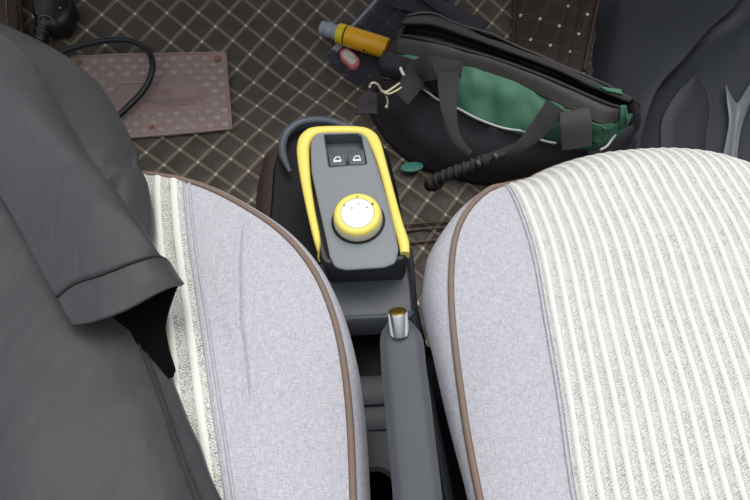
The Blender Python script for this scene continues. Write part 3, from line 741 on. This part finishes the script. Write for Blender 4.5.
R6 = [at(x, y, .205) for x, y in ((408, 18), (434, 15), (456, 25), (514, 47), (557, 64), (596, 82), (622, 95), (632, 98))]
R7 = [at(x, y, .10) for x, y in ((404, 24), (436, 22), (462, 30), (516, 50), (560, 70), (600, 86), (626, 98), (638, 104))]
R8 = [at(x, y, .005) for x, y in ((400, 50), (440, 45), (470, 48), (522, 66), (566, 84), (606, 104), (630, 116), (640, 122))]
wrb = lambda p: noise.noise(p*11)*.008+noise.noise(p*27)*.003
body = upsample([R0, [a*.5+b*.5+V((0, -.02, .01)) for a, b in zip(R0, R1)], R1], 7)
obj('bag_body', gridgeo(body, .006, wrb), 'bagblack', bg, 0, label='black lower front panel')
obj('green_panel', gridgeo(upsample([R1, [a*.45+b*.55+V((0, -.004, .012)) for a, b in zip(R1, R2)], R2], 9), .004, lambda p: noise.noise(p*16+V((4, 4, 4)))*.014+abs(noise.noise(V((p.x*30, p.y*14, p.z*10))))*.010), 'green', bg, 0, label='green upper front panel')
obj('upper_corner', gridgeo(upsample([[p+V((0, -.003, .003)) for p in (R1[0], R1[1], R1[2])], [at(378, 66, .142), at(424, 76, .172), at(450, 88, .172)], [at(383, 50, .162), at(429, 64, .198), at(455, 70, .202)]], 7), .004, lambda p: noise.noise(p*20)*.003), 'bagblack', bg, 0)
obj('bag_back', gridgeo(upsample([R6, R7, R8], 5), .004, wrb), 'bagdark', bg, 0)
obj('zip_flap', gridgeo(upsample([[p+V((0, -.002, 0)) for p in R2], [a*.5+b*.5+V((0, 0, .010)) for a, b in zip(R2, R3)], R3, [p*.7+q*.3+V((0, 0, -.002)) for p, q in zip(R3, R4)]], 7), .004, lambda p: noise.noise(p*20)*.003), 'bagdark', bg, 0, label='dark grey flap in front of the zip')
obj('zip_well', gridgeo(upsample([R3, R4, R5], 5), .003), 'zipper', bg, 0, label='black zipped opening')
obj('zip_flap', gridgeo(upsample([[p*.8+q*.2 for p, q in zip(R5, R4)], R5, [a*.5+b*.5+V((0, 0, .006)) for a, b in zip(R5, R6)], R6], 7), .004, lambda p: noise.noise(p*20)*.003), 'bagback', bg, 0, label='black flap behind the zip')
for k, (Ra, dz) in enumerate(((R3, .004), (R5, .003))):
    obj('flap_binding', tube([p+V((0, 0, dz)) for p in Ra], .0028, 6, 7), 'web', bg, 0)
# ends of the bag: panels closing both sides
endL = upsample([[R0[0], R1[0], R2[0], R3[0]], [R0[0]*.6+R8[0]*.4+V((-.01, 0, .02)), R1[0]*.6+R7[0]*.4+V((-.012, 0, 0)), R2[0]*.6+R6[0]*.4, R3[0]*.6+R6[0]*.4], [R8[0], R7[0], R6[0]*.7+R7[0]*.3, R6[0]]], 5)
obj('end_panel', gridgeo(endL, .004, wrb), 'bagblack', bg, 0)
endR = upsample([[R0[-1], R1[-1], R2[-1], R3[-1]], [R0[-1]*.6+R8[-1]*.4+V((.012, 0, .02)), R1[-1]*.6+R7[-1]*.4+V((.014, 0, 0)), R2[-1]*.6+R6[-1]*.4, R3[-1]*.6+R6[-1]*.4], [R8[-1], R7[-1], R6[-1]*.7+R7[-1]*.3, R6[-1]]], 5)
obj('end_panel', gridgeo(endR, .004, wrb), 'bagblack', bg, 0)
def lift(l, z, h=.0): return [at(x, y, z+h) for x, y in l]
obj('reflective_piping', tube([at(x, y, z) for x, y, z in ((421, 87.5, .142), (429, 93, .144), (438, 99.5, .144), (456, 107.5, .143), (478, 119, .142), (503, 128, .141), (526, 132, .14), (541, 140, .14), (556, 143.5, .138))], .0024, 6), 'reflect', bg, 0, label='pale grey reflective piping')
obj('reflective_piping', tube(lift([(600, 150), (607, 146), (612, 139), (615.5, 135)], .142), .0024, 6), 'reflect', bg, 0)
# corner pocket flap + green corner folds at the far end
obj('corner_pocket', gridgeo(upsample([lift([(588, 152), (602, 146), (612, 132), (634, 125)], .135), lift([(590, 160), (604, 156), (616, 146), (634, 134)], .12), lift([(592, 172), (606, 170), (618, 162), (628, 152)], .07)], 6), .004, lambda p: noise.noise(p*30)*.002), 'bagblack', bg, 0)
obj('green_fold', gridgeo(upsample([lift([(588, 118), (596, 124), (606, 129)], .185), lift([(590, 128), (598, 130), (604, 134)], .172), lift([(588, 138), (594, 143), (600, 144)], .15)], 5), .003, lambda p: noise.noise(p*50)*.006), 'green', bg, 0)
obj('green_fold', gridgeo(upsample([lift([(600, 86), (612, 88), (621, 89)], .215), lift([(606, 90), (615, 92), (623, 94)], .215)], 5), .003), 'green', bg, 0)
obj('green_fold', gridgeo(upsample([lift([(621, 106), (624, 105), (626, 106)], .20), lift([(620, 118), (624, 118), (627, 120)], .18), lift([(620, 130), (624, 128), (628, 126)], .15)], 5), .003), 'green', bg, 0)
# webbing straps
NU = (EYE-V((.2, .8, .15))).normalized()
def strap(pz, w, name='carry_strap', m='web', th=.003, n=None, par=None):
    return obj(name, ribbon([at(x, y, z) for x, y, z in pz], w, th, n or NU), m, par or bg, 45)
strap([(400, 98, .15), (411, 84, .162), (418, 72, .18), (431, 68, .205), (442, 70, .205)], [.040, .044, .046, .045, .04], n=NU)
strap([(434, 71, .208), (446, 68, .212), (462, 70, .205)], [.030, .032, .03])
strap([(448, 72, .21), (448, 90, .195), (449, 110, .19), (453, 130, .175), (460, 144, .165), (470, 154, .155)], [.040, .036, .028, .02, .016, .012])
strap([(486, 158, .15), (505, 152, .155), (520, 146, .165), (535, 133, .18), (548, 118, .20), (557, 106, .215)], [.012, .016, .020, .03, .038, .042])
strap([(574, 110, .215), (576, 125, .20), (577, 148, .165)], [.048, .052, .05], name='strap_patch', m='bagdark')
# twisted grip
ga, gb_ = at(432, 181, .10), at(500, 157, .155)
gp = [at(430, 183, .105), at(445, 176, .125), at(460, 170, .14), at(478, 163, .15), at(486, 160, .152)]
grip = obj('rope_grip', tube(gp, [.008, .010, .010, .009, .008], 10, 8), 'web', bg, 0, label='black coiled rope grip')
sp_ = spline(gp, 14); coil = []
for k, p in enumerate(sp_):
    t = (sp_[min(k+1, len(sp_)-1)]-sp_[max(k-1, 0)]).normalized(); s = t.cross(V((0, 0, 1))).normalized(); u = s.cross(t); a = k*1.05
    coil.append(p+(s*math.cos(a)+u*math.sin(a))*.0095)
obj('coil', tube(coil, .0034, 6, 3), 'web', grip, 0)
obj('grip_end', tube([at(428, 187, .09), at(432, 184, .10), at(440, 182, .11)], [.010, .016, .012], 10), 'bagblack', grip, 0)
obj('cord', tube(lift([(486, 160), (493, 157.5), (505, 154)], .152, .004), .0048, 8), 'web', bg, 0)
for x, y in ((478, 163.5), (495, 156.5)): obj('cord_ferrule', tube(lift([(x-1.2, y+.5), (x+1.2, y-.5)], .163), .0068, 10, 1), 'greyd', bg, 0)
# brass swivel clip and white loop
clip = thing('snap_hook', 'pale brass snap hook at the near end of the tool bag', 'hook', at(385, 92, .165))
obj('hook_arm', tube(lift([(369.5, 88), (371, 84), (375, 83), (379, 86), (381, 90), (386, 92), (393, 88), (400, 83)], .17), .0028, 8), 'pale', clip, 0)
obj('hook_gate', tube(lift([(381, 91), (388, 94), (396, 91), (402, 87)], .17), .0024, 8), 'pale', clip, 0)
obj('swivel_stem', tube(lift([(385, 93), (387.5, 100), (387, 107)], .165), .0020, 8), 'pale', clip, 0)
obj('swivel_ball', lathe([(.001, -.004), (.003, -.003), (.004, 0), (.003, .003), (.001, .004)], at(386.5, 107, .165), n=12), 'pale', clip, 0)
obj('web_loop', ribbon(lift([(373, 92), (368, 102), (366, 114)], .13), [.02, .04, .045], .003, NU), 'bagblack', clip, 0)
obj('white_cord_end', tube(lift([(400.5, 68), (402, 72), (404, 75.5)], .185), .0032, 8), 'reflect', bg, 0, label='short white cord end')
# shoulder strap behind
ss = obj('shoulder_strap', merge(ribbon([atf(415, -12, .05), atf(440, 6, .08), at(470, 26, .12), at(498, 42, .15), at(520, 55, .17), at(560, 73, .17)], .028, .004, V((0, -.4, 1))), ribbon([atf(395, -2, .03), atf(420, 4, .05), at(446, 12, .10), at(480, 30, .13)], .05, .004, V((0, -.4, 1)))), 'navy', bg, 45, label='navy black shoulder strap')
# ------------------------------------------------------------------ small things on the mat
tc = thing('marker_torch', 'amber yellow plastic tube with grey cap lying left of the tool bag', 'torch', atf(355, 38, 0))
a0, a1 = atf(320.5, 27.5, .048), atf(388, 49, .055); ax = (a1-a0).normalized(); Ln = (a1-a0).length
def seg(f0, f1, r_, m, name, rr=.001, lab=None):
    return obj(name, lathe([(r_-.004, f0*Ln), (r_, f0*Ln+.002), (r_, f1*Ln-.002), (r_-.003, f1*Ln)], a0, ax, 28), m, tc, 40, label=lab)
seg(.385, 1.0, .0238, 'torch', 'tube_body', lab='amber yellow barrel'); seg(.365, .395, .0215, 'black', 'groove'); seg(.26, .375, .0235, 'torch2', 'collar', lab='lemon yellow collar')
obj('cap', lathe([(.012, 0), (.0165, .003), (.017, .012), (.0155, .014), (.0175, .017), (.0175, .03), (.016, .032), (.018, .036), (.0185, Ln*.28)], a0, ax, 24), 'nozzle', tc, 40, label='ridged grey cap')
obj('button_dot', lathe([(.003, 0), (.002, .002)], atf(364, 50.5, .066), n=10), 'black', tc)
kt = thing('key_tag', 'small pink edged tag with white face beside the yellow tube', 'tag', atf(349, 58, .01))
tp_ = [atf(x, y, .030) for x, y in ((339, 50), (347, 46), (360, 58), (359, 65), (352, 68), (340, 57))]
rt = roundpoly(tp_, .01, 4)
obj('tag_rim', slab(rt, .010, .003), 'pink', kt, label='pink rim')
cen = sum(rt, V((0, 0, 0)))/len(rt)
obj('tag_face', slab([cen+(p-cen)*.72+V((0, 0, .0015)) for p in rt], .004, .001), 'tagw', kt, label='off white face')
obj('tag_print', merge(*[slab([cen+V((dx, dy, .0022)) for dx, dy in ((-.004+k*.005, .006-k*.006), (.004+k*.005, .009-k*.006), (.005+k*.005, .0075-k*.006), (-.003+k*.005, .0045-k*.006))], .001, .0001) for k in range(3)]), 'strapg', kt)
gt = tag(obj('tape_tab', gridgeo(upsample([[atf(327, 53, .012), atf(333, 47, .02), atf(339, 42, .026)], [atf(333, 57, .012), atf(338, 51, .02), atf(343, 46, .026)]], 5), .003), 'strapg'), 'pale grey fabric tab between the yellow tube and the pink tag', 'tab')
fm = thing('plastic_pouch', 'smoky translucent plastic pouch under the yellow tube and bag', 'pouch', atf(390, 20, .0))
fg = [[(384, -30), (404, -32), (428, -34), (455, -35)], [(378, -2), (400, -2), (426, 0), (452, 2)], [(362, 18), (385, 20), (405, 22), (430, 24)], [(348, 32), (366, 40), (388, 48), (405, 50)], [(330, 48), (345, 60), (365, 72), (385, 78)], [(328, 60), (340, 72), (355, 82), (372, 92)]]
FGm = upsample([[atf(x, y, .016+.004*((i+j) % 2)) for j, (x, y) in enumerate(r)] for i, r in enumerate(fg)], 6)
obj('film_sheet', gridgeo(FGm, .0012, lambda p: noise.noise(p*22)*.005), 'film', fm, 0)
obj('edge_highlight', tube([p+V((0, 0, .006)) for p in [r[0] for r in FGm][:22]], .0045, 6, 1, flat=.4), 'film_highlight', fm, 0, label='paler painted highlight along the film edge')  # pale tube paints the highlight along the edge of the film
el = [atf(412+11.5*math.cos(a), 166.5+4.8*math.sin(a)-math.cos(a)*1.0, .022) for a in [k*2*math.pi/28 for k in range(28)]]
tag(obj('oval_tag', slab(el, .004, .001), 'teal'), 'small teal green oval tag on the mat by the yellow trimmed console', 'tag')
# cable and plug
cb = thing('power_cable', 'black power cable curling out from under the charcoal jacket over the heel pad', 'cable', atf(110, 60, 0))
cp = [atf(30, 75, .03), atf(58, 54, .04), atf(80, 46, .045), atf(100, 41.5, .05), atf(120, 39.5, .05), atf(136, 42.5, .05), atf(148, 51, .048), atf(152.5, 63, .045), atf(150.5, 77, .04), atf(143, 91, .035), atf(131, 104, .03), atf(115, 118, .03), atf(95, 128, .03)]
obj('cord', tube(cp, .0072, 12, 8), 'cable', cb, 0)
pg = thing('charger_plug', 'black moulded plug with ribbed strain relief by the brown mat flap', 'plug', atf(48, 10, 0))
bo = roundpoly([atf(x, y, .062) for x, y in ((27, -14), (62, -18), (70, -4), (67, 12), (60, 21), (48, 23), (36, 22), (31, 12))], .016, 4)
bz = sum(p.z for p in bo)/len(bo)
obj('plug_body', prism(bo, [(-.05, -.006), (-.04, 0), (-.012, .001), (-.004, -.004), (0, -.010)]), 'cable', pg, 40)
obj('plug_highlight', tube([atf(x, y, .066) for x, y in ((38, 18), (42, 15.5), (48, 16), (53, 20), (55.5, 24))], .0022, 6), 'greyd', pg, 0, label='grey painted highlight arc')  # grey arc paints a small highlight onto the plug
rb = [atf(46, 16, .045), atf(44, 26, .04), atf(42, 34, .035), atf(40, 44, .03)]
obj('strain_relief', tube(rb, [.019, .018, .016, .012], 14, 6), 'cable', pg, 0)
for k in range(4):
    t = k/4; p = rb[0]*(1-t)+rb[3]*t; q = p+(rb[3]-rb[0]).normalized()*.005
    obj('relief_rib', tube([p+V((0, -.004, 0)), q+V((0, -.004, 0))], .0215-.0015*k, 16, 1), 'cable', pg, 30)
for x, y in ((37, 13.5), (60, 8)): obj('screw', lathe([(.0028, 0), (.0022, .0012)], atf(x, y, .0625), n=10), 'nozzle', pg)
# ------------------------------------------------------------------ light: overcast daylight through the windows
w = bpy.data.worlds.new('sky'); SC.world = w; w.use_nodes = True; nt = w.node_tree
bgN = nt.nodes['Background']; tc_ = nt.nodes.new('ShaderNodeTexCoord'); sp = nt.nodes.new('ShaderNodeSeparateXYZ'); nt.links.new(tc_.outputs['Generated'], sp.inputs[0])
rmp = nt.nodes.new('ShaderNodeValToRGB'); nt.links.new(sp.outputs['Z'], rmp.inputs[0])
rmp.color_ramp.elements[0].position = 0; rmp.color_ramp.elements[0].color = (.20, .21, .24, 1)
rmp.color_ramp.elements[1].position = .9; rmp.color_ramp.elements[1].color = (.93, .96, 1.0, 1)
nt.links.new(rmp.outputs[0], bgN.inputs[0]); bgN.inputs[1].default_value = 1.2
sun = bpy.data.lights.new('sun', 'SUN'); sun.energy = 1.5; sun.angle = math.radians(35); sun.color = (1, .97, .93)
so = bpy.data.objects.new('sun', sun); COL.objects.link(so)
so.rotation_euler = V((-.25, -.30, -1)).to_track_quat('-Z', 'Y').to_euler()
